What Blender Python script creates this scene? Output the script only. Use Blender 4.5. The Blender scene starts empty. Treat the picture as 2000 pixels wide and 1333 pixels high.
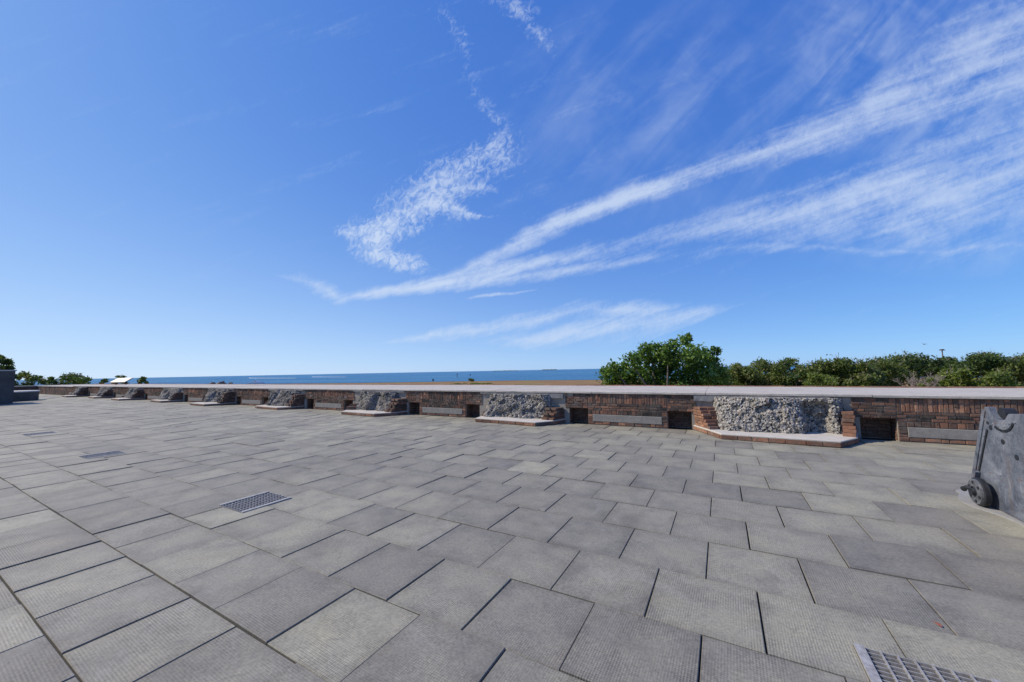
import bpy, math, random
import numpy as np
from mathutils import Matrix, Vector
random.seed(7); rng = np.random.default_rng(11)
scene = bpy.context.scene
COL = scene.collection
R = math.radians

# ------------------------------------------------------------------ camera
EYE = np.array((0.0, 0.0, 1.6))
C_R = np.array((0.8714388, 0.49011758, -0.01947238))
C_U = np.array((0.05565911, -0.05936474, 0.99668345))
C_F = np.array((-0.4873361, 0.86963244, 0.07901225))
cam_d = bpy.data.cameras.new('camera'); cam = bpy.data.objects.new('camera', cam_d); COL.objects.link(cam)
cam.matrix_world = Matrix(((C_R[0], C_U[0], -C_F[0], EYE[0]), (C_R[1], C_U[1], -C_F[1], EYE[1]),
                           (C_R[2], C_U[2], -C_F[2], EYE[2]), (0, 0, 0, 1)))
cam_d.sensor_width = 36; cam_d.lens = 13.03; cam_d.clip_start = 0.05; cam_d.clip_end = 90000
scene.camera = cam

# ------------------------------------------------------------------ sky, sun, exposure
SUN_EL, SUN_AZ = R(42), math.atan2(-0.94, -0.34)        # azimuth from +y, clockwise
wd = bpy.data.worlds.new('World'); scene.world = wd; wd.use_nodes = True
def build_world(nt):
    N, Lk = nt.nodes, nt.links
    N.clear()
    def m(op, a, b=None, c=None, clamp=False):
        n = N.new('ShaderNodeMath'); n.operation = op; n.use_clamp = clamp
        for i, v in enumerate((a, b, c)):
            if v is None: continue
            if isinstance(v, (int, float)): n.inputs[i].default_value = v
            else: Lk.new(v, n.inputs[i])
        return n.outputs[0]
    def curve(x, pts):
        n = N.new('ShaderNodeFloatCurve'); cv = n.mapping.curves[0]
        n.mapping.use_clip = False
        while len(cv.points) < len(pts): cv.points.new(0.5, 0.5)
        for p, (a, b) in zip(cv.points, sorted(pts)): p.location = (a, b); p.handle_type = 'AUTO_CLAMPED'
        n.mapping.update(); Lk.new(x, n.inputs['Value']); return n.outputs[0]
    tc = N.new('ShaderNodeTexCoord')
    def dot(v):
        n = N.new('ShaderNodeVectorMath'); n.operation = 'DOT_PRODUCT'; Lk.new(tc.outputs['Generated'], n.inputs[0]); n.inputs[1].default_value = tuple(v); return n.outputs['Value']
    # flat chart of the part of the sky that carries the cirrus (tangent plane about one sky direction)
    df = m('MAXIMUM', dot(C_F), 0.05)
    u0 = m('DIVIDE', dot(C_R), df); v0 = m('DIVIDE', dot(C_U), df)
    cmb = N.new('ShaderNodeCombineXYZ'); Lk.new(u0, cmb.inputs[0]); Lk.new(v0, cmb.inputs[1])
    def noise(scale, detail, rough, sx=1, sy=1, rot=0, dist=0, off=0, col=False):
        mp = N.new('ShaderNodeMapping'); Lk.new(cmb.outputs[0], mp.inputs['Vector'])
        mp.vector_type = 'TEXTURE'; mp.inputs['Rotation'].default_value = (0, 0, rot); mp.inputs['Scale'].default_value = (sx, sy, 1)
        mp.inputs['Location'].default_value = (off, off*.7, 0)
        n = N.new('ShaderNodeTexNoise'); Lk.new(mp.outputs[0], n.inputs['Vector'])
        n.inputs['Scale'].default_value = scale; n.inputs['Detail'].default_value = detail; n.inputs['Roughness'].default_value = rough
        n.inputs['Distortion'].default_value = dist
        return n.outputs['Fac'] if not col else n.outputs['Color']
    wc = N.new('ShaderNodeSeparateColor'); Lk.new(noise(5, 3, .6, off=3.1, col=True), wc.inputs[0]); wu, wv = wc.outputs[0], wc.outputs[1]
    u = m('ADD', u0, m('MULTIPLY', m('SUBTRACT', wu, .5), .10))
    v = m('ADD', v0, m('MULTIPLY', m('SUBTRACT', wv, .5), .05))
    SU = lambda x: ((x-1000)/724 + 2)/4
    SV = lambda y: ((666.5-y)/724 + .5)/2
    un = m('DIVIDE', m('ADD', u, 2), 4); vn = m('DIVIDE', m('ADD', v, .5), 2)
    def band_u(pts, sharp=1.0):        # (x, y, halfwidth, strength)
        vc = curve(un, [(SU(p[0]), SV(p[1])) for p in pts])
        w = curve(un, [(SU(p[0]), p[2]/150) for p in pts]); s = curve(un, [(SU(p[0]), p[3]) for p in pts])
        d = m('ABSOLUTE', m('SUBTRACT', vn, vc))
        k = m('SUBTRACT', 1, m('DIVIDE', d, m('MAXIMUM', m('MULTIPLY', w, 150/724/2*1.35), 1e-4)), clamp=True)
        return (m('POWER', k, .8*sharp), m('MAXIMUM', s, 0))
    def band_v(pts, sharp=1.0):
        uc = curve(vn, [(SV(p[1]), SU(p[0])) for p in pts])
        w = curve(vn, [(SV(p[1]), p[2]/150) for p in pts]); s = curve(vn, [(SV(p[1]), p[3]) for p in pts])
        d = m('ABSOLUTE', m('SUBTRACT', un, uc))
        k = m('SUBTRACT', 1, m('DIVIDE', d, m('MAXIMUM', m('MULTIPLY', w, 150/724/4*1.35), 1e-4)), clamp=True)
        return (m('POWER', k, .8*sharp), m('MAXIMUM', s, 0))
    A = band_u([(560,612,3,0),(640,592,4,0),(690,581,7,.6),(800,560,13,.72),(930,515,19,.66),(1050,457,22,.74),(1180,400,25,.74),(1400,325,29,.62),(1600,262,44,.58),(1800,180,85,.52),(2000,95,150,.46),(2300,-40,150,.6)])
    B = band_u([(640,590,3,0),(700,579,9,.6),(900,548,18,.8),(1100,502,20,.6),(1300,465,30,.4),(1500,428,48,.55),(1700,388,85,.58),(2000,330,145,.46),(2300,260,150,.55)])
    Cb = band_u([(720,578,4,0),(780,572,7,.5),(900,558,11,.6),(1100,528,15,.5),(1300,503,15,.4),(1500,478,14,.35),(1750,494,9,.25),(1980,478,12,.3),(2200,470,12,.2)])
    F1 = band_u([(740,670,3,0),(800,662,8,.5),(900,650,14,.6),(1050,628,17,.6),(1120,612,19,.55),(1200,606,21,.65),(1330,602,14,.45),(1420,597,4,0)])
    F2 = band_u([(930,672,5,0),(1000,664,15,.5),(1100,655,22,.55),(1200,640,27,.6),(1310,618,24,.65),(1390,604,10,.3),(1420,600,4,0)])
    Eb = band_u([(545,536,3,0),(575,544,9,.4),(605,551,17,.55),(635,570,18,.6),(665,584,10,.5),(710,580,4,0)])
    Ib = band_u([(910,582,2,0),(930,580,3,.4),(980,575,4,.5),(1030,569,3,.4),(1070,564,2,0)])
    D = band_v([(862,-20,16,.0),(872,35,26,.26),(905,80,24,.30),(912,130,20,.05),(918,180,20,.26),(938,205,22,.32),(972,232,28,.25),(982,262,44,.40),(955,300,76,.55),(895,340,90,.58),(842,380,92,.60),(795,420,92,.72),(748,455,72,.85),(730,482,46,.85),(762,508,62,.75),(796,530,54,.6),(808,550,14,0),(808,600,3,0)], .9)
    D2 = band_u([(760,432,6,0),(800,420,16,.5),(850,402,26,.75),(900,414,18,.65),(945,431,8,.5),(985,430,3,0)])
    D3 = band_u([(850,374,4,0),(885,372,14,.5),(920,372,22,.6),(955,376,14,.4),(985,380,4,0)])
    Hb = band_v([(985,-60,44,.4),(992,-10,44,.45),(1008,15,44,.45),(1030,42,40,.3),(1052,70,34,.3),(1078,98,16,.2),(1085,115,6,0)])
    # thin veil, upper right
    def blob(cx, cy, rx, ry, k):
        gx = m('DIVIDE', m('SUBTRACT', u, (cx-1000)/724), rx/724); gy = m('DIVIDE', m('SUBTRACT', v, (666.5-cy)/724), ry/724)
        return m('MULTIPLY', m('SUBTRACT', 1, m('ADD', m('MULTIPLY', gx, gx), m('MULTIPLY', gy, gy)), clamp=True), k)
    fib = noise(11, 4, .6, sx=5.0, sy=.5, rot=.34, dist=.25)
    fib2 = noise(7, 4, .58, sx=3.6, sy=.7, rot=.80, dist=.5, off=2.3)
    mack = noise(62, 3, .6, sx=1.25, sy=.9, rot=.9, dist=1.0)
    big = noise(8, 3, .65, dist=.4, off=5)
    def sm(x, lo, hi):
        n = N.new('ShaderNodeMapRange'); n.interpolation_type = 'SMOOTHSTEP'
        Lk.new(x, n.inputs['Value']); n.inputs['From Min'].default_value = lo; n.inputs['From Max'].default_value = hi; return n.outputs[0]
    c0 = lambda x, k: m('MULTIPLY', m('SUBTRACT', x, .5), k)
    mx = lambda *a: a[0] if len(a) == 1 else m('MAXIMUM', a[0], mx(*a[1:]))
    tex_s = m('ADD', c0(fib, 3.8), m('ADD', c0(mack, 1.1), c0(big, 1.2)))
    tex_p = m('ADD', c0(mack, 3.6), m('ADD', c0(big, 2.6), c0(fib, 1.5)))
    def soft(bands, tex, bias, gain):
        out = None
        for k, st in bands:
            d = m('MULTIPLY', sm(m('ADD', m('SUBTRACT', m('MULTIPLY', m('MULTIPLY', k, gain), m('ADD', m('MULTIPLY', st, .95), .25)), bias), m('MULTIPLY', tex, m('ADD', m('MULTIPLY', k, .35), .65))), 0, 2.1), m('ADD', m('MULTIPLY', st, .7), .35))
            out = d if out is None else m('MAXIMUM', out, d)
        return out
    veil = m('MULTIPLY', mx(blob(1330, 210, 420, 260, .26), blob(1800, 130, 330, 240, .62), blob(1850, 420, 420, 130, .34)), sm(m('ADD', fib2, c0(big, .5)), .30, .86))
    dens = mx(soft((A, B, Cb, Ib), tex_s, .22, 2.0), soft((F1, F2, Eb), tex_s, .10, 1.75), soft((D, D2, D3, Hb), tex_p, .50, 2.05))
    dens = m('ADD', dens, m('MULTIPLY', veil, m('SUBTRACT', 1, dens)))
    dens = m('MULTIPLY', dens, .88, clamp=True)
    sky = N.new('ShaderNodeTexSky'); sky.sky_type = 'NISHITA'; sky.sun_disc = False
    sky.sun_elevation = SUN_EL; sky.sun_rotation = SUN_AZ % (2*math.pi)
    sky.altitude = 0; sky.air_density = .5; sky.dust_density = .3; sky.ozone_density = 3.0
    # film response of the photograph's sky, per channel
    sc_ = N.new('ShaderNodeSeparateColor'); Lk.new(sky.outputs[0], sc_.inputs[0]); cc = N.new('ShaderNodeCombineColor')
    for i_, (g_, p_) in enumerate(((.63, .775), (.82, .596), (1.05, .298))):
        Lk.new(m('MULTIPLY', m('POWER', m('MULTIPLY', sc_.outputs[i_], .1), p_), g_*10), cc.inputs[i_])
    # pale sea haze low in the sky, stronger towards the sun
    sepd = N.new('ShaderNodeSeparateXYZ'); Lk.new(tc.outputs['Generated'], sepd.inputs[0])
    side = m('ADD', m('MULTIPLY', dot((math.sin(SUN_AZ), math.cos(SUN_AZ), 0)), .5), .5, clamp=True)
    hz = m('MULTIPLY', m('MULTIPLY', m('EXPONENT', m('MULTIPLY', m('MAXIMUM', sepd.outputs[2], 0), -5.4)), m('POWER', side, 1.4)), .72)
    hm = N.new('ShaderNodeMix'); hm.data_type = 'RGBA'; Lk.new(hz, hm.inputs['Factor']); Lk.new(cc.outputs[0], hm.inputs['A']); hm.inputs['B'].default_value = (6.9, 8.1, 9.7, 1)
    mix = N.new('ShaderNodeMix'); mix.data_type = 'RGBA'
    Lk.new(dens, mix.inputs['Factor']); Lk.new(hm.outputs['Result'], mix.inputs['A']); mix.inputs['B'].default_value = (6.4, 7.5, 9.3, 1)
    bg = N.new('ShaderNodeBackground'); bg.inputs['Strength'].default_value = .1
    Lk.new(mix.outputs['Result'], bg.inputs['Color'])
    out = N.new('ShaderNodeOutputWorld'); Lk.new(bg.outputs[0], out.inputs['Surface'])
build_world(wd.node_tree)
wd.cycles.sampling_method = 'MANUAL'; wd.cycles.sample_map_resolution = 256
sd = bpy.data.lights.new('sun', 'SUN'); sd.energy = 4.6; sd.angle = R(.53); sd.color = (1, .90, .74)
sun = bpy.data.objects.new('sun', sd); COL.objects.link(sun)
to_sun = Vector((math.sin(SUN_AZ)*math.cos(SUN_EL), math.cos(SUN_AZ)*math.cos(SUN_EL), math.sin(SUN_EL)))
sun.rotation_euler = to_sun.to_track_quat('Z', 'Y').to_euler()
vs = scene.view_settings; vs.view_transform = 'Standard'; vs.look = 'None'; vs.gamma = 1; vs.exposure = 0; vs.use_curve_mapping = False

# ------------------------------------------------------------------ materials
class Mat:
    def __init__(s, name):
        s.m = bpy.data.materials.new(name); s.m.use_nodes = True
        s.N, s.L = s.m.node_tree.nodes, s.m.node_tree.links
        s.b = s.N['Principled BSDF']; s.geo = s.N.new('ShaderNodeNewGeometry'); s.pos = s.geo.outputs['Position']
        at = s.N.new('ShaderNodeAttribute'); at.attribute_name = 'tint'; s.at = at
        sp = s.N.new('ShaderNodeSeparateXYZ'); s.L.new(at.outputs['Vector'], sp.inputs[0]); s.tr, s.tg, s.tb = sp.outputs
    def set(s, k, v):
        if hasattr(v, 'links'): s.L.new(v, s.b.inputs[k])
        else: s.b.inputs[k].default_value = v
    def math(s, op, a, b=None, clamp=False):
        n = s.N.new('ShaderNodeMath'); n.operation = op; n.use_clamp = clamp
        for i, v in enumerate((a, b)):
            if v is None: continue
            if isinstance(v, (int, float)): n.inputs[i].default_value = v
            else: s.L.new(v, n.inputs[i])
        return n.outputs[0]
    def noise(s, scale, detail=4, rough=.6, vec=None, out='Fac', dist=0):
        n = s.N.new('ShaderNodeTexNoise'); s.L.new(vec if vec is not None else s.pos, n.inputs['Vector'])
        n.inputs['Scale'].default_value = scale; n.inputs['Detail'].default_value = detail; n.inputs['Roughness'].default_value = rough
        n.inputs['Distortion'].default_value = dist
        return n.outputs[out]
    def voro(s, scale, out='Distance', vec=None, feature='F1'):
        n = s.N.new('ShaderNodeTexVoronoi'); n.feature = feature; s.L.new(vec if vec is not None else s.pos, n.inputs['Vector']); n.inputs['Scale'].default_value = scale
        return n.outputs[out]
    def mapv(s, scale=(1, 1, 1), rot=(0, 0, 0), vec=None):
        n = s.N.new('ShaderNodeMapping'); s.L.new(vec if vec is not None else s.pos, n.inputs['Vector'])
        n.inputs['Scale'].default_value = scale; n.inputs['Rotation'].default_value = rot; return n.outputs[0]
    def ramp(s, f, stops):
        n = s.N.new('ShaderNodeValToRGB'); e = n.color_ramp.elements
        while len(e) < len(stops): e.new(.5)
        for el, (p, c) in zip(e, stops): el.position = p; el.color = (*c, 1) if len(c) == 3 else c
        s.L.new(f, n.inputs[0]); return n.outputs[0]
    def mix(s, f, a, b, mode='MIX'):
        n = s.N.new('ShaderNodeMix'); n.data_type = 'RGBA'; n.blend_type = mode
        for k, v in (('Factor', f), ('A', a), ('B', b)):
            if isinstance(v, (int, float)): n.inputs[k].default_value = v
            elif isinstance(v, tuple): n.inputs[k].default_value = (*v, 1)
            else: s.L.new(v, n.inputs[k])
        return n.outputs['Result']
    def rng(s, x, a, b, c=0., d=1.):
        n = s.N.new('ShaderNodeMapRange'); s.L.new(x, n.inputs['Value'])
        for k, v in zip(('From Min', 'From Max', 'To Min', 'To Max'), (a, b, c, d)): n.inputs[k].default_value = v
        return n.outputs[0]
    def bump(s, h, strength=.5, dist=.01):
        n = s.N.new('ShaderNodeBump'); s.L.new(h, n.inputs['Height']); n.inputs['Distance'].default_value = dist
        if hasattr(strength, 'links'): s.L.new(strength, n.inputs['Strength'])
        else: n.inputs['Strength'].default_value = strength
        s.L.new(n.outputs[0], s.b.inputs['Normal'])

def mat_paver():
    m = Mat('textured_concrete_paver')
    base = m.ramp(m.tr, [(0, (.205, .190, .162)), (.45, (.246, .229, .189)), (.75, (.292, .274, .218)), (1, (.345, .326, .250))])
    off_ = m.N.new('ShaderNodeVectorMath'); off_.operation = 'ADD'; m.L.new(m.pos, off_.inputs[0]); m.L.new(m.mapv((7, 7, 0), vec=m.at.outputs['Vector']), off_.inputs[1])
    blot = m.noise(2.6, 5, .65, vec=off_.outputs[0]); base = m.mix(.75, base, m.ramp(blot, [(.28, (.66, .66, .70)), (.5, (1, 1, 1)), (.72, (1.22, 1.2, 1.1))]), 'MULTIPLY')
    fine = m.noise(55, 4, .7); base = m.mix(.8, base, m.ramp(fine, [(.25, (.60, .60, .61)), (.55, (1, 1, 1)), (.8, (1.3, 1.3, 1.27))]), 'MULTIPLY')
    dark = m.noise(9, 3, .7, dist=1.2); base = m.mix(m.rng(dark, .58, .75, 0, .45), base, (.12, .112, .105))
    # grime creeping in from the joints, scuffed pale centres
    la = m.N.new('ShaderNodeAttribute'); la.attribute_name = 'loc'; ls = m.N.new('ShaderNodeSeparateXYZ'); m.L.new(la.outputs['Vector'], ls.inputs[0])
    e1 = m.math('ABSOLUTE', m.math('SUBTRACT', ls.outputs[0], .5)); e2 = m.math('ABSOLUTE', m.math('SUBTRACT', ls.outputs[1], .5))
    ed = m.math('ADD', m.math('MAXIMUM', e1, e2), m.math('MULTIPLY', m.math('SUBTRACT', m.noise(7, 4, .65), .5), .42))
    base = m.mix(m.rng(ed, .36, .54, 0, .42), base, m.mix(1.0, base, (.58, .56, .55), 'MULTIPLY'))
    base = m.mix(m.rng(ed, .30, .10, 0, .35), base, m.mix(1.0, base, (1.16, 1.15, 1.1), 'MULTIPLY'))
    spot = m.voro(14); base = m.mix(m.math('MULTIPLY', m.rng(spot, .05, .015, 0, .6), m.rng(m.noise(.9, 3, .6), .5, .62)), base, (.36, .35, .33))
    area = m.noise(.22, 4, .6); base = m.mix(m.rng(area, .36, .62, .0, 1.0), m.mix(1.0, base, (.86, .86, .88), 'MULTIPLY'), base)
    st1 = m.noise(.75, 6, .68, dist=1.0); base = m.mix(m.rng(st1, .50, .68, 0, .42), base, m.mix(1.0, base, (.60, .585, .57), 'MULTIPLY'))
    st2 = m.noise(1.1, 5, .7, vec=m.mapv((1, 1, 1), (0, 0, 1.0)), dist=2.0); base = m.mix(m.rng(st2, .58, .72, 0, .30), base, (.36, .345, .31))
    # pressed diamond relief, about 13 mm
    mp = m.mapv((1, 1, 1), (0, 0, R(45) + .02)); sp = m.N.new('ShaderNodeSeparateXYZ'); m.L.new(mp, sp.inputs[0])
    k = 2*math.pi/.021
    hx = m.math('SINE', m.math('MULTIPLY', sp.outputs[0], k)); hy = m.math('SINE', m.math('MULTIPLY', sp.outputs[1], k))
    wear = m.rng(m.noise(3.1, 4, .65), .36, .66, .05, 1)
    h = m.math('MULTIPLY', m.math('MULTIPLY', hx, hy), wear)
    h = m.math('ADD', m.math('MULTIPLY', h, m.rng(m.tg, 0, 1, .45, 1.25)), m.math('MULTIPLY', fine, .9))
    pit = m.rng(m.math('ADD', m.math('MULTIPLY', hx, hy), m.math('MULTIPLY', m.math('SUBTRACT', fine, .5), 2.0)), -.8, .8, .70, 1.24)
    base = m.mix(m.math('MULTIPLY', wear, .8), base, m.mix(1.0, base, pit, 'MULTIPLY'))
    m.set('Base Color', base); m.set('Roughness', .68); m.set('Specular IOR Level', .42); m.bump(h, .75, .0015)
    return m.m
def mat_concrete(name, c1, c2, dirt=(.2, .2, .2), rough=.9, scale=1.0, dirtamt=.5):
    m = Mat(name)
    n = m.noise(1.7*scale, 6, .65); base = m.ramp(n, [(.3, c1), (.7, c2)])
    f = m.noise(40*scale, 4, .7); base = m.mix(.8, base, m.ramp(f, [(.25, (.75, .75, .75)), (.55, (1, 1, 1)), (.8, (1.15, 1.15, 1.15))]), 'MULTIPLY')
    d = m.noise(5*scale, 5, .7, dist=1.5); base = m.mix(m.rng(d, .52, .72, 0, dirtamt), base, dirt)
    m.set('Base Color', base); m.set('Roughness', rough); m.set('Specular IOR Level', .2)
    m.bump(m.math('ADD', f, m.math('MULTIPLY', m.noise(9*scale, 4, .6), 2)), .5, .006)
    return m.m
def mat_brick():
    m = Mat('old_brick')
    base = m.ramp(m.tr, [(0, (.045, .038, .034)), (.25, (.11, .072, .056)), (.5, (.19, .098, .066)), (.75, (.30, .148, .092)), (1, (.46, .24, .145))])
    n = m.noise(18, 5, .7); base = m.mix(.9, base, m.ramp(n, [(.25, (.5, .5, .52)), (.55, (1, 1, 1)), (.8, (1.35, 1.3, 1.25))]), 'MULTIPLY')
    d = m.noise(6, 4, .7, dist=1); base = m.mix(m.rng(d, .45, .68, 0, .6), base, (.135, .112, .092))
    sm_ = m.noise(2.3, 5, .7, dist=.7); base = m.mix(m.rng(sm_, .5, .7, 0, .45), base, (.27, .235, .195))
    w = m.noise(35, 3, .7); base = m.mix(m.rng(w, .62, .74, 0, .5), base, (.38, .34, .30))
    m.set('Base Color', base); m.set('Roughness', .93); m.set('Specular IOR Level', .15)
    m.bump(m.noise(60, 4, .7), .7, .008)
    return m.m
def mat_rubble():
    m = Mat('coral_rubble_concrete')
    vec = m.mapv((1, 1, 1))
    c = m.voro(22, 'Color'); sp = m.N.new('ShaderNodeSeparateColor'); m.L.new(c, sp.inputs[0])
    base = m.ramp(sp.outputs[0], [(0, (.17, .16, .14)), (.3, (.40, .375, .335)), (.6, (.55, .515, .46)), (.9, (.72, .68, .61)), (1, (.46, .33, .26))])
    n = m.noise(30, 5, .7); base = m.mix(.9, base, m.ramp(n, [(.3, (.45, .45, .47)), (.55, (1, 1, 1)), (.8, (1.25, 1.24, 1.22))]), 'MULTIPLY')
    d = m.noise(3.5, 4, .7, dist=.8); base = m.mix(m.rng(d, .5, .7, 0, .6), base, (.15, .15, .155))
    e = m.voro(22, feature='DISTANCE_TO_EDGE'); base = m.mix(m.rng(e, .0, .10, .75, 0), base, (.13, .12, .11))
    base = m.mix(m.math('MULTIPLY', m.tr, m.rng(m.noise(2.2, 4, .65), .35, .6, .35, 1)), base, m.mix(1.0, base, (.33, .335, .35), 'MULTIPLY'))  # painted shade: darkens the stone by each buttress's tint amount
    m.set('Base Color', base); m.set('Roughness', .95); m.set('Specular IOR Level', .12)
    h = m.math('ADD', m.math('MULTIPLY', m.voro(38), -1.0), m.math('MULTIPLY', m.noise(70, 4, .7), .8)); m.bump(h, 1.0, .03)
    return m.m
def mat_plain(name, c, rough=.6, metal=0, var=.25, scale=12, bumpd=.003, c2=None):
    m = Mat(name); n = m.noise(scale, 5, .65)
    c2 = c2 or tuple(x*(1-var) for x in c); base = m.ramp(n, [(.32, c2), (.68, c)])
    m.set('Base Color', base); m.set('Roughness', rough); m.set('Metallic', metal); m.bump(m.noise(scale*4, 4, .6), .4, bumpd)
    return m.m
def mat_leaf(name, stops, trans=.38):
    m = Mat(name); base = m.ramp(m.tr, stops); m.set('Base Color', base); m.set('Roughness', .55); m.set('Specular IOR Level', .3)
    t = m.N.new('ShaderNodeBsdfTranslucent'); m.L.new(m.mix(1.0, base, (1.2, 1.25, .6), 'MULTIPLY'), t.inputs['Color'])
    mx = m.N.new('ShaderNodeMixShader'); mx.inputs[0].default_value = trans
    m.L.new(m.b.outputs[0], mx.inputs[1]); m.L.new(t.outputs[0], mx.inputs[2]); m.L.new(mx.outputs[0], m.N['Material Output'].inputs['Surface'])
    return m.m
def mat_sea():
    m = Mat('sea_water')
    sp = m.mapv((.0035, .012, 1), (0, 0, .3)); n = m.noise(1, 5, .6, vec=sp)
    base = m.ramp(n, [(.3, (.036, .138, .275)), (.5, (.054, .180, .325)), (.7, (.085, .23, .365))])
    m.set('Base Color', base); m.set('Roughness', .45); m.set('Specular IOR Level', .12); m.set('IOR', 1.33)
    w = m.noise(.35, 6, .7, vec=m.mapv((1, 2.2, 1), (0, 0, .4))); m.bump(w, .8, 1.2)
    return m.m
def mat_land():
    m = Mat('dry_grass_field')
    n = m.noise(.05, 6, .65); base = m.ramp(n, [(.3, (.20, .115, .06)), (.5, (.27, .17, .085)), (.62, (.25, .20, .08)), (.75, (.16, .16, .05))])
    f = m.noise(1.3, 5, .7); base = m.mix(.8, base, m.ramp(f, [(.3, (.6, .6, .6)), (.6, (1.1, 1.1, 1.1))]), 'MULTIPLY')
    m.set('Base Color', base); m.set('Roughness', .95); m.set('Specular IOR Level', .1); m.bump(f, .6, .3)
    return m.m
def mat_carriage():
    m = Mat('weathered_iron_plate')
    n = m.noise(3.5, 6, .7, dist=.6); base = m.ramp(n, [(.26, (.055, .062, .082)), (.44, (.125, .14, .172)), (.58, (.20, .215, .245)), (.78, (.32, .33, .34))])
    f = m.noise(28, 5, .75); base = m.mix(.9, base, m.ramp(f, [(.3, (.55, .56, .6)), (.55, (1, 1, 1)), (.8, (1.2, 1.2, 1.2))]), 'MULTIPLY')
    st = m.noise(1, 4, .6, vec=m.mapv((9, 9, 1.2))); base = m.mix(m.rng(st, .54, .70, 0, .65), base, (.15, .105, .085))
    rs = m.noise(7, 5, .75, dist=1); base = m.mix(m.rng(rs, .60, .70, 0, .7), base, (.20, .10, .06))
    sc2 = m.noise(1, 3, .6, vec=m.mapv((30, 30, 4), (.5, 0, 0))); base = m.mix(m.rng(sc2, .62, .72, 0, .5), base, (.40, .41, .42))
    m.set('Base Color', base); m.set('Roughness', .62); m.set('Metallic', .25); m.set('Specular IOR Level', .35); m.bump(m.math('ADD', f, n), .5, .006)
    return m.m

M_PAVER = mat_paver(); M_BRICK = mat_brick(); M_RUBBLE = mat_rubble()
M_JOINT = mat_plain('joint_grit', (.035, .033, .032), .95, 0, .4, 30)
M_MORTAR = mat_concrete('old_lime_mortar', (.24, .215, .18), (.38, .34, .29), (.08, .07, .06))
M_COPING = mat_concrete('pale_coping_concrete', (.42, .385, .34), (.52, .48, .43), (.27, .25, .23), .9, 1.0, .7)
M_CAPM = mat_concrete('plinth_cap_mortar', (.48, .44, .385), (.58, .54, .48), (.38, .34, .29), .9, 2.0, .4)
M_PATCH = mat_concrete('grey_mortar_patch', (.17, .17, .175), (.26, .255, .25), (.09, .09, .09), .9, 3)
M_GRANITE = mat_concrete('grey_granite', (.22, .205, .185), (.31, .29, .26), (.16, .15, .135), .85, 4, .4)
M_DARKCON = mat_concrete('shade_dark_concrete', (.07, .068, .068), (.12, .115, .108), (.035, .035, .036), .9, 1.2, .7)  # shade of the faces turned from the sun put into the colour
M_TOPCON = mat_concrete('sunlit_top_concrete', (.42, .41, .40), (.52, .51, .50), (.3, .3, .3), .9, 1.5, .3)  # sunlit look of the block and platform tops painted as a paler tone
M_PADC = mat_concrete('pad_concrete', (.27, .265, .255), (.34, .33, .32), (.2, .2, .2), .9, 3, .4)
M_STEEL = mat_plain('galvanised_steel', (.50, .48, .45), .55, .3, .4, 25, .002, (.27, .25, .23))
M_PIT = mat_plain('drain_pit', (.05, .06, .07), .8, 0, .4, 9)
M_IRON = mat_carriage(); M_WIRON = mat_plain('worn_iron', (.20, .21, .225), .6, .3, .5, 14, .006, (.045, .048, .055)); M_DIRON = mat_plain('dark_iron', (.035, .038, .045), .6, .4, .5, 20, .004)
M_SEA = mat_sea(); M_LAND = mat_land()
M_BARK = mat_plain('grey_bark', (.20, .17, .14), .95, 0, .5, 8, .02)
M_TWIG = mat_plain('bleached_twigs', (.34, .29, .26), .9, 0, .4, 8, .01)
M_LEAF = mat_leaf('glossy_green_leaf', [(0, (.042, .072, .016)), (.35, (.09, .165, .03)), (.7, (.145, .25, .045)), (1, (.27, .38, .10))])
M_OLIVE = mat_leaf('olive_leaf', [(0, (.042, .058, .017)), (.35, (.088, .122, .032)), (.7, (.145, .188, .048)), (.9, (.215, .24, .08)), (1, (.31, .28, .13))])
M_LIME = mat_leaf('yellow_green_leaf', [(0, (.05, .075, .016)), (.4, (.11, .16, .03)), (.8, (.20, .25, .045)), (1, (.28, .29, .09))])
M_DEEP = mat_leaf('dark_green_leaf', [(0, (.024, .042, .016)), (.4, (.06, .10, .03)), (.8, (.105, .155, .042)), (1, (.17, .20, .075))])
M_WHITE = mat_plain('white_gelcoat', (.8, .8, .8), .35, 0, .06, 3); M_TINT = mat_plain('tinted_glass', (.03, .04, .05), .15, 0, .2, 3)
M_FOAM = mat_plain('white_foam', (.75, .8, .82), .9, 0, .35, .2); M_RED = mat_plain('red_paint', (.55, .05, .04), .5, 0, .2, 5)
M_SIGN = mat_plain('cream_panel', (.62, .55, .40), .45, 0, .08, 4); M_DRY = mat_plain('dry_leaf', (.26, .075, .045), .7, 0, .5, 90)
M_ISLE = mat_plain('distant_mangrove', (.045, .075, .075), .95, 0, .3, .02)
M_ROCK = mat_plain('shore_rock', (.22, .20, .18), .95, 0, .5, 1.2, .1)
M_SAND = mat_plain('pale_sand', (.46, .38, .29), .95, 0, .25, .3, .05)

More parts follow.
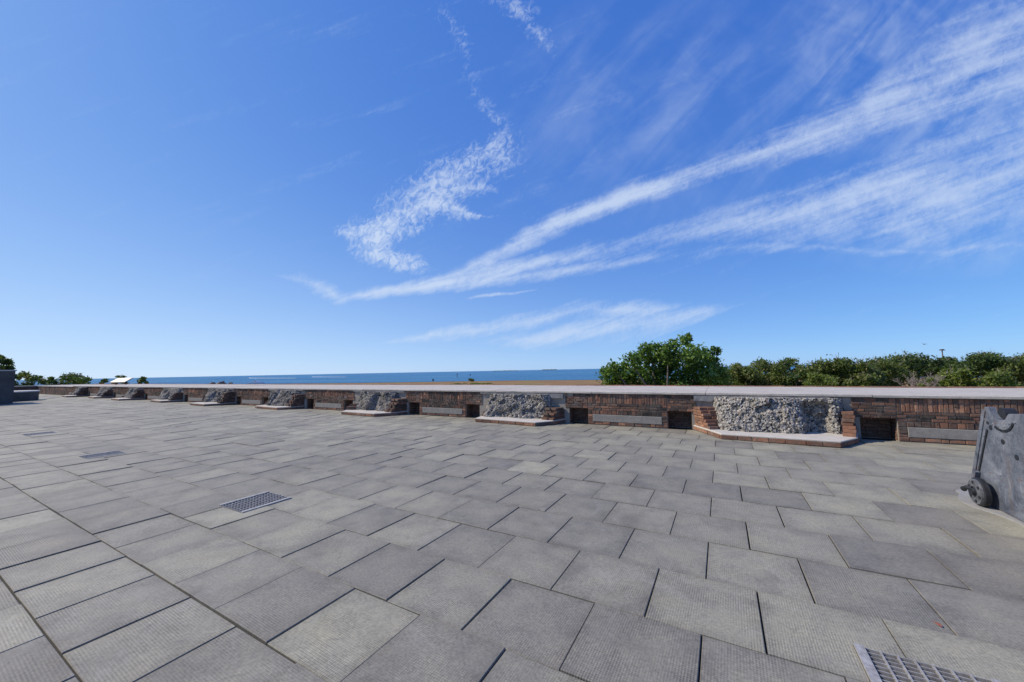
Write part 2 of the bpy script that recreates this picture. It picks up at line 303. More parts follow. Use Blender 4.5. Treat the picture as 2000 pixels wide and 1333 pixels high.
# ------------------------------------------------------------------ mesh helpers
class MB:
    def __init__(s): s.v, s.f, s.t, s.loc = [], [], [], None
    def add(s, verts, faces, tint=(.5, .5, .5)):
        o = len(s.v); s.v += [tuple(map(float, p)) for p in verts]; s.f += [tuple(i+o for i in q) for q in faces]; s.t += [tint]*len(faces); return s
    def box(s, x0, x1, y0, y1, z0, z1, tint=(.5, .5, .5), skip=''):
        v = [(x0,y0,z0),(x1,y0,z0),(x1,y1,z0),(x0,y1,z0),(x0,y0,z1),(x1,y0,z1),(x1,y1,z1),(x0,y1,z1)]
        F = {'b':(3,2,1,0),'t':(4,5,6,7),'f':(0,1,5,4),'r':(1,2,6,5),'k':(2,3,7,6),'l':(3,0,4,7)}
        return s.add(v, [q for k, q in F.items() if k not in skip], tint)
    def obox(s, p, ax, ay, az, hx, hy, hz, tint=(.5, .5, .5)):
        p, ax, ay, az = map(np.asarray, (p, ax, ay, az)); v = []
        for k in (-1, 1):
            for a, b in ((-1,-1),(1,-1),(1,1),(-1,1)): v.append(p + ax*hx*a + ay*hy*b + az*hz*k)
        return s.add(v, [(3,2,1,0),(4,5,6,7),(0,1,5,4),(1,2,6,5),(2,3,7,6),(3,0,4,7)], tint)
    def prism(s, poly, z0, z1, tint=(.5, .5, .5)):
        n = len(poly); v = [(x, y, z0) for x, y in poly] + [(x, y, z1) for x, y in poly]
        return s.add(v, [tuple(range(n-1, -1, -1)), tuple(range(n, 2*n))] + [(i, (i+1) % n, n+(i+1) % n, n+i) for i in range(n)], tint)
    def tube(s, pts, rad, n=8, tint=(.5, .5, .5), cap=True):
        pts = [np.asarray(p, float) for p in pts]; o = len(s.v); rings = []
        for i, p in enumerate(pts):
            d = pts[min(i+1, len(pts)-1)] - pts[max(i-1, 0)]; d = d/(np.linalg.norm(d)+1e-9)
            a = np.cross(d, (0, 0, 1) if abs(d[2]) < .9 else (1, 0, 0)); a /= np.linalg.norm(a); b = np.cross(d, a)
            r = rad[i] if hasattr(rad, '__len__') else rad
            rings += [p + r*(a*math.cos(2*math.pi*k/n) + b*math.sin(2*math.pi*k/n)) for k in range(n)]
        F = [(i*n+k, i*n+(k+1) % n, (i+1)*n+(k+1) % n, (i+1)*n+k) for i in range(len(pts)-1) for k in range(n)]
        if cap: F += [tuple(range(n-1, -1, -1)), tuple((len(pts)-1)*n+k for k in range(n))]
        return s.add(rings, F, tint)
    def build(s, name, mat, parent=None, smooth=False, kind=None):
        me = bpy.data.meshes.new(name); me.from_pydata(s.v, [], s.f)
        a = me.attributes.new('tint', 'FLOAT_VECTOR', 'FACE'); a.data.foreach_set('vector', np.array(s.t, 'f').ravel())
        if s.loc is not None:
            b = me.attributes.new('loc', 'FLOAT_VECTOR', 'POINT'); b.data.foreach_set('vector', np.array(s.loc, 'f').ravel())
        return link(name, me, mat, parent, smooth, kind)
def link(name, me, mat, parent=None, smooth=False, kind=None):
    me.materials.append(mat)
    if smooth: me.polygons.foreach_set('use_smooth', [True]*len(me.polygons))
    me.update()
    o = bpy.data.objects.new(name, me); COL.objects.link(o)
    if parent is not None: o.parent = parent
    if kind: o['kind'] = kind
    return o
def np_mesh(name, V, F, tint=None):
    me = bpy.data.meshes.new(name); V = np.asarray(V, 'f'); F = np.asarray(F, 'i'); k = F.shape[1]
    me.vertices.add(len(V)); me.vertices.foreach_set('co', V.ravel())
    me.loops.add(F.size); me.loops.foreach_set('vertex_index', F.ravel())
    me.polygons.add(len(F)); me.polygons.foreach_set('loop_start', np.arange(len(F), dtype='i')*k)
    me.update(calc_edges=True)
    if tint is not None:
        a = me.attributes.new('tint', 'FLOAT_VECTOR', 'FACE'); a.data.foreach_set('vector', np.asarray(tint, 'f').ravel())
    return me
def thing(name, label, cat, loc=(0, 0, 0), rz=0, group=None):
    o = bpy.data.objects.new(name, None); COL.objects.link(o); o.location = loc; o.rotation_euler = (0, 0, rz); o.empty_display_size = .2
    o['label'] = label; o['category'] = cat
    if group: o['group'] = group
    return o
def tag(o, label, cat, group=None):
    o['label'] = label; o['category'] = cat
    if group: o['group'] = group
    return o
def struct(o): o['kind'] = 'structure'; return o
rnd = random.random; uni = random.uniform

def bevel_block(mb, p, ax, ay, az, hx, hy, hz, c, tint, jit=0.0):
    """block whose face towards -ay is chamfered; no back face"""
    p, ax, ay, az = map(np.asarray, (p, ax, ay, az)); v = []
    for (yy, ins) in ((1, 0), (-1 + 2*c/max(2*hy, 1e-6), 0), (-1, c)):
        for a, b in ((-1,-1),(1,-1),(1,1),(-1,1)):
            j = (uni(-jit, jit), uni(-jit, jit), uni(-jit, jit)) if yy < 1 else (0, 0, 0)
            v.append(p + ax*(a*(hx-ins)+j[0]) + ay*(yy*hy+j[1]) + az*(b*(hz-ins)+j[2]))
    F = [(8,9,10,11)]
    for r in (0, 4): F += [(r+i, r+(i+1) % 4, r+4+(i+1) % 4, r+4+i) for i in range(4)]
    mb.add(v, F, tint)
X, Y, Z = np.eye(3)

def project(p):
    d = np.asarray(p) - EYE; c = d @ C_F
    return (1000 + 724*(d @ C_R)/c, 666.5 - 724*(d @ C_U)/c, c)

# ------------------------------------------------------------------ ground, sea, far land
SEA_Z, LAND_Z = -6.5, -5.0
sea = MB(); sea.add([(-45000, -8000, SEA_Z), (45000, -8000, SEA_Z), (45000, 60000, SEA_Z), (-45000, 60000, SEA_Z)], [(0, 1, 2, 3)])
struct(sea.build('sea', M_SEA))
shore = [(-620, -250), (-560, 120), (-450, 158), (-357, 172), (-251, 190), (-189, 214), (-136, 238), (-73, 244), (0, 246), (60, 250), (160, 262), (320, 240), (520, 120), (560, -250)]
def land_mesh():
    mb = MB(); n = len(shore); inner = [(x*.94, y*.94 - 3) for x, y in shore]
    v = [(x, y, LAND_Z - .3) for x, y in inner] + [(x, y, SEA_Z - .4) for x, y in [(x*1.03, y*1.02 + 3) for x, y in shore]]
    mb.add(v, [tuple(range(n-1, -1, -1))] + [(i, i+1, n+i+1, n+i) for i in range(n-1)])
    return mb
struct(land_mesh().build('field', M_LAND))
bm_ = MB()
for i in range(3, 8):      # pale beach strip along the water
    a, b = np.array(shore[i]), np.array(shore[i+1])
    bm_.add([(a[0]*.985, a[1]*.975, SEA_Z+.95), (b[0]*.985, b[1]*.975, SEA_Z+.95), (b[0]*1.015, b[1]*1.012+2, SEA_Z+.12), (a[0]*1.015, a[1]*1.012+2, SEA_Z+.12)], [(0, 1, 2, 3)])
struct(bm_.build('beach', M_SAND))

# ------------------------------------------------------------------ terrace paving
PX, PY, Y0 = .654, .658, 1.95
X_MIN, X_MAX, Y_MIN, Y_MAX = -67.9, 9.0, -3.3, 10.6
GRATES = [(.57, 2.33), (-5.52, 2.34), (-11.68, 2.42), (-17.98, 2.58)]; GS = .565
holes = [(gx, gx+GS, gy, gy+GS) for gx, gy in GRATES]
_c = [.70, 1.32, 1.95, 2.597, 3.262, 3.945, 4.615]
def course(j):      # the courses are not all equally deep
    k = j+2
    return _c[k] if 0 <= k < len(_c) else (_c[0] + k*.635 if k < 0 else _c[-1] + (k-len(_c)+1)*.662)
terrace = thing('terrace_paving', '', ''); del terrace['label']; del terrace['category']; struct(terrace)
def cut_cells(x0, x1, y0, y1, hs):
    xs = sorted({x0, x1} | {min(max(q, x0), x1) for h in hs for q in h[:2]}); ys = sorted({y0, y1} | {min(max(q, y0), y1) for h in hs for q in h[2:]})
    out = []
    for a, b in zip(xs, xs[1:]):
        for c, d in zip(ys, ys[1:]):
            if b-a < 1e-6 or d-c < 1e-6: continue
            mx, my = (a+b)/2, (c+d)/2
            if any(h[0] < mx < h[1] and h[2] < my < h[3] for h in hs): continue
            out.append((a, b, c, d))
    return out
base = MB()
for a, b, c, d in cut_cells(X_MIN, X_MAX, Y_MIN, 14.0, [(h[0]-.004, h[1]+.004, h[2]-.004, h[3]+.004) for h in holes]):
    base.add([(a, c, -.022), (b, c, -.022), (b, d, -.022), (a, d, -.022)], [(0, 1, 2, 3)])
base.build('joint_bed', M_JOINT, terrace)
body = MB(); body.box(X_MIN-6, X_MAX+8, Y_MIN-6, 13.6, LAND_Z-1, -.6); body.build('terrace_body', M_DARKCON, terrace)

def paver(j, k):
    y0, y1_ = course(j), course(j+1); off = -.84 if j % 2 == 0 else -.515
    x0 = off + k*PX
    rr = random.Random(j*7919 + k*104729 + 5)
    gx = rr.uniform(.004, .009) if rr.random() < .8 else rr.uniform(.010, .014); gy = rr.uniform(.003, .0065)
    xa, xb, ya, yb = x0+gx*.2, x0+PX-gx*.8, y0+gy*.5, y1_-gy*.5
    if j in (-2, -1): ya += .004
    if j in (-3, -2): yb -= .004
    ya = max(ya, Y_MIN); yb = min(yb, Y_MAX)
    if yb - ya < .05: return None
    zc = rr.gauss(0, .0032); tx, ty = rr.gauss(0, .0055), rr.gauss(0, .0045); cx, cy = (xa+xb)/2, (ya+yb)/2
    zf = lambda x, y: zc + tx*(x-cx) + ty*(y-cy)
    tone = min(1, max(0, rr.gauss(.45, .18) + -.10 + .055*min(max(cy, 0), 9)))  # slabs paler with distance: grazing sheen put into the tone
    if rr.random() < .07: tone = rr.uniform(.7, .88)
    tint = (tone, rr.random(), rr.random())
    if (j, k) == (1, 1): tint = (.85, 1.0, .5)
    hs = [(h[0]-.004, h[1]+.004, h[2]-.004, h[3]+.004) for h in holes if h[0] < xb and h[1] > xa and h[2] < yb and h[3] > ya]
    mb = MB()
    if hs:
        for a, b, c, d in cut_cells(xa, xb, ya, yb, hs):
            P4 = [(a, c), (b, c), (b, d), (a, d)]
            mb.add([(x, y, zf(x, y)) for x, y in P4] + [(x, y, -.03) for x, y in P4], [(0, 1, 2, 3)], tint)
            mb.add([(x, y, zf(x, y)) for x, y in P4] + [(x, y, -.10) for x, y in P4], [(4, 5, 1, 0), (5, 6, 2, 1), (6, 7, 3, 2), (7, 4, 0, 3)], tint)
    else:
        ch = .0035; v = []
        for ins, dz in ((0, None), (0, -.0035), (ch, 0)):
            for x, y in ((xa+ins, ya+ins), (xb-ins, ya+ins), (xb-ins, yb-ins), (xa+ins, yb-ins)):
                v.append((x, y, -.04 if dz is None else zf(x, y)+dz))
        F = [(8, 9, 10, 11)]
        for r in (0, 4): F += [(r+i, r+(i+1) % 4, r+4+(i+1) % 4, r+4+i) for i in range(4)]
        mb.add(v, F, tint)
    mb.loc = [((x-xa)/(xb-xa), (y-ya)/(yb-ya), 0) for x, y, z in mb.v]
    return mb, cx, cy
cand = []
for j in range(-9, 15):
    for k in range(int(X_MIN/PX)-1, int(X_MAX/PX)+3):
        q = paver(j, k)
        if q is None: continue
        mb, cx, cy = q
        if not (X_MIN-.3 < cx < X_MAX): continue
        px, py, c = project((cx, cy, 0)); area = 0
        if c > .4 and -60 < px < 2060 and py < 1420: area = 1.6/(c**3)
        cand.append((area, mb))
cand.sort(key=lambda t: -t[0])
rest = MB(); rest.loc = []
for i, (a, mb) in enumerate(cand):
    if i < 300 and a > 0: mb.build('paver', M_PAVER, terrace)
    else:
        o = len(rest.v); rest.v += mb.v; rest.f += [tuple(i_+o for i_ in f) for f in mb.f]; rest.t += mb.t; rest.loc += mb.loc
rest.build('paver_field', M_PAVER, terrace, kind='stuff')

# ------------------------------------------------------------------ drain grates
def make_grate(label):
    t = thing('drain_grate', label, 'drain grate', group='steel drain grates set in the paving')
    for x0 in (0, GS-.045): MB().box(x0, x0+.045, 0, GS, -.012, .014).build('frame_bar', M_STEEL, t)
    n = 16
    for i in range(n+1):
        y = .004 + i*(GS-.012)/n; MB().box(.046, GS-.046, y, y+.005, -.030, .006).build('bearing_bar', M_STEEL, t)
    for i in range(1, 7):
        x = .045 + i*(GS-.09)/7; MB().box(x-.004, x+.004, .001, GS-.001, -.004, .0095).build('cross_bar', M_STEEL, t)
    p = MB(); p.add([(0,0,-.012),(GS,0,-.012),(GS,GS,-.012),(0,GS,-.012),(0,0,-.28),(GS,0,-.28),(GS,GS,-.28),(0,GS,-.28)],
                    [(0,1,5,4),(1,2,6,5),(2,3,7,6),(3,0,4,7),(4,5,6,7)]); p.build('pit', M_PIT, t)
    return t
def copy_thing(src, loc, label, group=None):
    c = src.copy(); COL.objects.link(c); c.location = loc; c['label'] = label
    for ch in src.children:
        d = ch.copy(); COL.objects.link(d); d.parent = c
    return c
g0 = make_grate('large steel drain grate cut off by the bottom right picture edge'); g0.location = (*GRATES[0], 0)
for (gx, gy), lab in zip(GRATES[1:], ('steel drain grate in the middle of the left paving', 'small steel drain grate further back, second from the left edge', 'farthest tiny drain grate near the left picture edge')):
    copy_thing(g0, (gx, gy, 0), lab)

# ------------------------------------------------------------------ parapet wall
WY = 10.6; TOP = .945; CB = .88; PITCH = 6.55; BAY0 = .9; NB = 9
wall = thing('parapet_wall', 'low brick parapet wall with pale concrete coping along the terrace edge', 'wall')
bays = [BAY0 - PITCH*k for k in range(-1, NB)]
niches = sorted([(b-2.2, b-1.62) for b in bays] + [(b+1.62, b+2.2) for b in bays])
WX0, WX1 = -68.0, 12.0
core = MB(); core.box(WX0, WX1, WY+.42, 13.3, -.5, CB-.001); core.box(WX0, WX1, WY+.022, WY+.42, .455, CB-.002)
xs = [WX0] + [q for n in niches for q in n] + [WX1]
for a, b in zip(xs[::2], xs[1::2]):
    if b > a: core.box(a, b, WY+.022, WY+.42, -.3, .455)
core.box(WX0, WX1, 13.3, 14.0, LAND_Z-.5, CB-.004)
core.build('wall_core', M_MORTAR, wall)
bricks = []        # (distance, fn)
def wall_brick(x0, x1, z0, z1, tone, y=WY, deep=.1, jit=.003):
    mb = MB(); pr = uni(-.007, .008)
    bevel_block(mb, ((x0+x1)/2, y+.05+pr, (z0+z1)/2), X, Y, Z, (x1-x0)/2-.0055, .05, (z1-z0)/2-.0055, .006, (tone, rnd(), rnd()), jit)
    px, py, c = project(((x0+x1)/2, y, z0)); seen = -30 < px < 2030 and c > 1
    bricks.append(((x1-x0)*(z1-z0)/c**2 if seen else 0, mb))
def tone_at(x, z, base):
    return min(1, max(0, base + .10*math.sin(x*1.7+1) + random.gauss(0, .21)))
def row(x0, x1, z0, z1, L, base, start=0, skip=0):
    x = x0 - start
    while x < x1 - .01:
        w = L*uni(.88, 1.12)
        if rnd() < .15: w *= .55
        a, b = max(x, x0), min(x+w, x1)
        if x1 - b < .04: b = x1
        if b - a > .025 and rnd() > skip: wall_brick(a, b, z0, z1, tone_at(a, z0, base))
        x = b if b > x else x+w
def panel(x0, x1):            # brick panel between two niches, with granite sill block
    s0, s1 = x0+.14, x1-.14
    row(x0, x1, .004, .088, .21, .62, rnd()*.1)
    for z in (.09, .157, .224): wall_brick(x0, s0-.004, z, z+.067, tone_at(x0, z, .42)); wall_brick(s1+.004, x1, z, z+.067, tone_at(x1, z, .42))
    g = MB(); bevel_block(g, ((s0+s1)/2, WY+.045, .19), X, Y, Z, (s1-s0)/2, .055, .099, .008, (.5, .5, .5), .002); g.build('granite_block', M_GRANITE, wall)
    row(x0, x1, .294, .405, .12, .33); row(x0, x1, .405, .470, .21, .30, rnd()*.1); row(x0, x1, .470, .535, .2, .33, rnd()*.1); row(x0, x1, .535, .60, .21, .28, rnd()*.1)
    x = x0
    while x < x1-.02:
        w = uni(.062, .085); b = min(x+w, x1)
        if x1-b < .03: b = x1
        tb = .42 + (.22 if (math.sin(x*2.3) > .2) else 0); q = rnd()
        if q < .55: c = uni(.78, .83); wall_brick(x, b, .60, c, tone_at(x, 0, tb)); wall_brick(x, b, c, CB-.002, tone_at(x, 0, tb-.1))
        elif q < .85: c = uni(.70, .75); wall_brick(x, b, .60, c, tone_at(x, 0, tb)); wall_brick(x, b, c, CB-.002, tone_at(x, 0, tb))
        else: wall_brick(x, b, .60, CB-.002, tone_at(x, 0, tb))
        x = b
def lintel(x0, x1):           # rough courses over a niche
    z = .452
    while z < CB-.03:
        h = uni(.058, .074); z1 = min(z+h, CB-.002)
        if CB-.002-z1 < .03: z1 = CB-.002
        row(x0, x1, z, z1, .2, .33, rnd()*.15, .02); z = z1
nb = sorted(bays)
for b in nb:
    lintel(b-2.2, b-1.5); lintel(b+1.5, b+2.2)
for a, b in zip(nb, nb[1:]): panel(a+2.2, b-2.2)
panel(nb[0]-4.35, nb[0]-2.2)
row(WX0+.3, nb[0]-4.35, .0, .44, .22, .25); row(WX0+.3, nb[0]-4.35, .44, .87, .22, .3)
niche_back = MB()
for n0, n1 in niches:
    for i in range(6):
        x = n0 - rnd()*.1
        while x < n1:
            a, b = max(x, n0), min(x+.2, n1)
            if b-a > .03: bevel_block(niche_back, ((a+b)/2, WY+.42+.0+uni(-.02, .0), .04+i*.072), X, Y, Z, (b-a)/2-.004, .03, .031, .005, (uni(.2, .55), rnd(), rnd()), .002)
            x += .2
    for s, xx in ((1, n0), (-1, n1)):       # reveal bricks
        for i in range(6):
            bevel_block(niche_back, (xx + s*.0, WY+.21+.03, .04+i*.072), Y, X*s*-1, Z, .17, .012, .031, .005, (uni(.2, .6), rnd(), rnd()), .002)
niche_back.build('niche_brickwork', M_BRICK, wall, kind='stuff')
bricks.sort(key=lambda t: -t[0]); rest = MB()
for i, (a, mb) in enumerate(bricks):
    if i < 300 and a > 0: mb.build('brick', M_BRICK, wall)
    else:
        o = len(rest.v); rest.v += mb.v; rest.f += [tuple(i_+o for i_ in f) for f in mb.f]; rest.t += mb.t
rest.build('brickwork', M_BRICK, wall, kind='stuff')
backy = lambda x: 13.55 if x > 4 else (14.45 if x < -10 else 13.55 + (4-x)/14*.9)
cx = 12.0
while cx > WX0 + .5:
    nx = max(cx - uni(2.6, 3.6), WX0)
    dz = (0 if cx > -52 else -.05) + uni(-.006, .006)
    fy = lambda x: WY - .045 + .006*math.sin(x*3.1)
    mb = MB(); n = 10; v = []
    xs_ = [cx-.005 + (nx-cx+.010)*i/n for i in range(n+1)]
    ring = lambda x: [(x, fy(x)+.012+uni(-.004, .004), CB+dz+uni(0, .004)), (x, fy(x)+uni(-.004, .004), CB+.012+dz), (x, fy(x)+uni(-.004, .004), TOP-.012+dz+uni(-.003, .003)), (x, fy(x)+.014, TOP+dz), (x, (fy(x)+backy(x))/2, TOP+.012+dz), (x, backy(x), TOP+.004+dz), (x, backy(x), CB+dz)]
    for x in xs_: v += ring(x)
    F = [(i*7+k, i*7+k+1, (i+1)*7+k+1, (i+1)*7+k) for i in range(n) for k in range(6)] + [(i*7+6, i*7, (i+1)*7, (i+1)*7+6) for i in range(n)]
    F += [tuple(range(6, -1, -1)), tuple(n*7+k for k in range(7))]
    mb.add(v, F); mb.build('coping_slab', M_COPING, wall)
    cx = nx
edge = MB(); x = 12.0
while x > -66: edge.box(x-.36, x-.01, backy(x)+.002, backy(x)+.10, CB-.1, TOP+.03+uni(-.004, .006), (uni(.7, 1), rnd(), rnd())); x -= .37
edge.build('outer_brick_edge', M_BRICK, wall, kind='stuff')

# far wall closing the terrace on the left
fw = thing('end_wall', 'dark shaded brick wall closing the far left end of the terrace', 'wall', (-68.2, 0, 0))
q = MB(); q.box(-1.2, 0, -9, 14.4, -.4, .86); q.build('wall_core', M_DARKCON, fw)
q = MB(); q.box(-1.35, .08, -9.1, 14.5, .86, .93); q.build('coping_slab', M_COPING, fw)
q = MB()
for i in range(11):
    y = -8.8
    while y < 10.4:
        bevel_block(q, (-.03+.02, y+.11, .04+i*.075), Y, X*-1, Z, .104, .03, .033, .004, (uni(.1, .5), rnd(), rnd()), .002); y += .22
q.build('brickwork', M_BRICK, fw, kind='stuff')

# ------------------------------------------------------------------ rubble buttresses
def cell(x, z, size, seed):
    r_ = np.random.default_rng(seed); n = 64; jx, jz, hh = r_.random((n, n)), r_.random((n, n)), r_.random((n, n))
    gx, gz = np.floor(x/size).astype(int), np.floor(z/size).astype(int); best = np.full(x.shape, 9.); val = np.zeros(x.shape)
    for a in (-1, 0, 1):
        for b in (-1, 0, 1):
            i, j = (gx+a) % n, (gz+b) % n
            d = ((gx+a+jx[i, j])*size-x)**2 + ((gz+b+jz[i, j])*size-z)**2; d = np.sqrt(d)/size
            w = d < best; val = np.where(w, hh[i, j], val); best = np.minimum(best, d)
    return best, val
def buttress(idx, b, dy, cfg):
    dist = math.hypot(b, WY)
    t = thing('rubble_buttress', cfg['label'], 'buttress', (b, WY, 0), 0, 'broken rubble buttresses along the parapet')
    fr = 1.15 + dy
    poly = [(-1.60, .015), (-1.27, -.58), (-.98, -fr), (1.02, -fr-.10), (1.42, -.62), (1.58, .015)]
    if cfg.get('square'): poly = [(-1.45, .015), (-1.33, -.35), (-1.22, -fr+.30), (.98, -fr+.12), (1.32, -.55), (1.50, .015)]
    inset = [(x*.975, y*.97 if y < 0 else y) for x, y in poly]
    m_ = MB(); m_.prism(inset[::1], -.02, .095); m_.build('plinth_core', M_MORTAR, t)
    capp = [(x*.996, y*.993 if y < 0 else y) for x, y in poly]; m_ = MB(); n = len(capp)
    v = [(x, y, .097) for x, y in capp] + [(x, y, .117+uni(-.003, .003)) for x, y in capp] + [(x*.985, y*.98, .124) for x, y in capp]
    F = [tuple(range(2*n, 3*n)), tuple(range(n-1, -1, -1))] + [(r*n+i, r*n+(i+1) % n, (r+1)*n+(i+1) % n, (r+1)*n+i) for r in (0, 1) for i in range(n)]
    m_.add(v, F); m_.build('plinth_cap', M_CAPM, t)
    joint = MB()
    def brick_line(p0, p1, z0, z1, L, tone, s0=0., s1=1., depth=.06):
        p0, p1 = np.array((*p0, 0.)), np.array((*p1, 0.)); d = p1-p0; ln = np.linalg.norm(d); d /= ln; nrm = np.array((-d[1], d[0], 0))  # inward
        x = s0*ln; end = s1*ln
        while x < end-.03:
            w = min(L*uni(.85, 1.15), end-x)
            if end-x-w < .05: w = end-x
            mb = MB(); bevel_block(mb, p0 + d*(x+w/2) + nrm*depth + np.array((0, 0, (z0+z1)/2)), d, nrm, Z, w/2-.005, depth+uni(-.004, .004), (z1-z0)/2-.004, .006, (min(1, max(0, random.gauss(tone, .15))), rnd(), rnd()), .003)
            if dist < 24: mb.build('brick', M_BRICK, t)
            else:
                o = len(joint.v); joint.v += mb.v; joint.f += [tuple(i_+o for i_ in f) for f in mb.f]; joint.t += mb.t
            x += w
    for i in range(n-1): brick_line(poly[i], poly[i+1], .006, .096, .30, .58 if i != 0 else .8)
    # broken brick cheeks on the two splayed sides
    for side, hgt in ((0, cfg['hl']), (1, cfg['hr'])):
        if side == 0: p0, p1 = np.array(poly[0]), np.array(poly[1])
        else: p0, p1 = np.array(poly[-2]) , np.array(poly[-1])
        z = .122; i = 0
        cx_ = .06 if side == 0 else -.06
        while z < hgt:
            f = (z-.12)/max(hgt-.12, .01); keep = 1 - .45*f + uni(-.12, .08)
            a, b_ = (0, max(.3, keep)) if side == 0 else (min(.7, 1-keep), 1)
            P0, P1 = p0 + np.array((cx_*.5, 0)), p1 + np.array((cx_*.5, 0))
            sh = np.array((uni(-.02, .02), uni(-.02, .02))); P0 = P0+sh; P1 = P1+sh
            brick_line(P0, P1, z, z+.068, .2, cfg['tone'] if side == 0 else cfg['tone']-.05, a, b_, .10)
            # second skin so that the broken edge has depth
            if not (side == 1 and cfg.get('thin')): brick_line(P0 + np.array((.20 if side == 0 else -.20, .0)), P1 + np.array((.20 if side == 0 else -.20, .04)), z, z+.068, .16, cfg['tone']-.02, a, b_*uni(.8, 1) if side == 0 else b_, .10)
            z += .068; i += 1
    if joint.v: joint.build('brickwork', M_BRICK, t, kind='stuff')
    # rubble heart
    res = .011 if dist < 12 else (.016 if dist < 16 else (.026 if dist < 30 else .05))
    xl, xr = cfg['xl'], cfg['xr']; nx, nz = int((xr-xl)/res), int(.80/res)
    S, T = np.meshgrid(np.linspace(0, 1, nx), np.linspace(0, 1, nz), indexing='ij')
    x = xl + (xr-xl)*S + (.5-S)*.35*T**1.3*cfg['taper']; z = .10 + (.755 + cfg.get('dz', 0))*T
    endf = np.clip(1-np.abs(2*S-1)**9, 0, 1)
    D = (.13 + .30*(1-T)**.9 + .09*np.sin(S*5+idx*1.7)*(1-T*.6) + .06*np.sin(S*11+idx+T*3))*endf - .06*(1-endf)
    D = D + cfg.get('bulge', 0)*np.exp(-((S-.3)/.22)**2)*(1-T*.7)
    for (hs, hw, hd, ht) in cfg.get('hollow', ()): D = D - hd/(1+np.exp((np.abs(S-hs)-hw)/.012))/(1+np.exp((T-ht)/.03))
    d1, v1 = cell(x, z+x*.15, .115, 10+idx); d2, v2 = cell(x+.3, z, .052, 40+idx); d3, v3 = cell(x, z, .026, 70+idx)
    D = np.maximum(D + cfg.get('add', 0)*endf, .03*endf-.06*(1-endf))
    d0, v0 = cell(x+1.1, z*1.2, .27, 90+idx)
    D = D + .10*(v0-.5)*endf + .055*(v1-.5)*(1-d1) + .025*(.35-d1) + .036*(.4-d2)*(.4+v2) + .020*(.4-d3) - .05*(v3 > .90)*(d3 < .6)
    x = x + .012*(v2-.5) ; z = z + .015*(v1-.5)*np.minimum(1, T*6)
    V = np.stack([x, -D, z], -1)
    top = V[:, -1].copy(); top[:, 1] = .12; top[:, 2] += .0
    V = np.concatenate([V, top[:, None]], 1); nz2 = nz+1
    I = np.arange(nx*nz2).reshape(nx, nz2)
    F = np.stack([I[:-1, :-1], I[1:, :-1], I[1:, 1:], I[:-1, 1:]], -1).reshape(-1, 4)
    link('rubble_core', np_mesh('rubble_core', V.reshape(-1, 3), F, np.tile((cfg.get('dark', .75), .5, .5), (len(F), 1))), M_RUBBLE, t)  # tint carries the painted shade, stronger on the farther buttresses
    # grey patching mortar under the coping
    n = 26; m_ = MB(); v = []
    for i in range(n+1):
        xx = -1.55 + (3.0 if not cfg.get('thin') else 2.7)*i/n; lo = cfg['patch'](i/n) + uni(-.014, .014)
        v += [(xx, -.035-uni(0, .012), lo), (xx, -.038, CB-.002), (xx, .08, lo), (xx, .08, CB-.002)]
    F = [(4*i, 4*i+4, 4*i+5, 4*i+1) for i in range(n)] + [(4*i+2, 4*i+6, 4*i+4, 4*i) for i in range(n)] + [(0, 1, 3, 2), (4*n, 4*n+2, 4*n+3, 4*n+1)]
    m_.add(v, F); m_.build('mortar_patch', M_PATCH, t)
    return t
base_cfg = dict(hl=.40, hr=.42, tone=.52, xl=-1.33, xr=1.36, taper=.8, patch=lambda s: .83)
ord_ = ['nearest broken rubble buttress with orange brick cheek, left of the gun carriage', 'second rubble buttress from the right, stepped dark bricks on its right end', 'third rubble buttress from the right on a pale low plinth',
        'fourth rubble buttress from the right, its plinth projecting left', 'fifth rubble buttress from the right along the parapet', 'sixth rubble buttress from the right along the parapet',
        'seventh rubble buttress from the right, third from the far end', 'eighth rubble buttress from the right, next to the farthest one', 'farthest rubble buttress at the left end of the parapet']
cfgs = []
for i in range(NB):
    c = dict(base_cfg); c['label'] = ord_[i]; cfgs.append(c)
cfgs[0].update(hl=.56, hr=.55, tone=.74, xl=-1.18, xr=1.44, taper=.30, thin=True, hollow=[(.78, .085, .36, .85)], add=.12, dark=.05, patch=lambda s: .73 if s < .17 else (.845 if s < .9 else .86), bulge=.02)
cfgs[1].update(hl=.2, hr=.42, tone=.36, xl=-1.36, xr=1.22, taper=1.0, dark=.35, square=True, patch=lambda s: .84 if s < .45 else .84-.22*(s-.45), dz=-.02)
for i in range(2, NB):
    cfgs[i].update(hl=.2+.15*rnd(), hr=uni(.45, .8), tone=uni(.3, .45), square=bool(i % 2), taper=uni(.6, 1.5), xl=uni(-1.4, -1.2), xr=uni(1.15, 1.35),
                   hollow=[(uni(.2, .8), uni(.05, .1), uni(.1, .2), uni(.6, .9))], bulge=uni(0, .12))
for i in range(NB): buttress(i, BAY0 - PITCH*i, (.0, -.02, -.15, -.05, -.05, -.1, -.1, -.1, -.1)[i], cfgs[i])

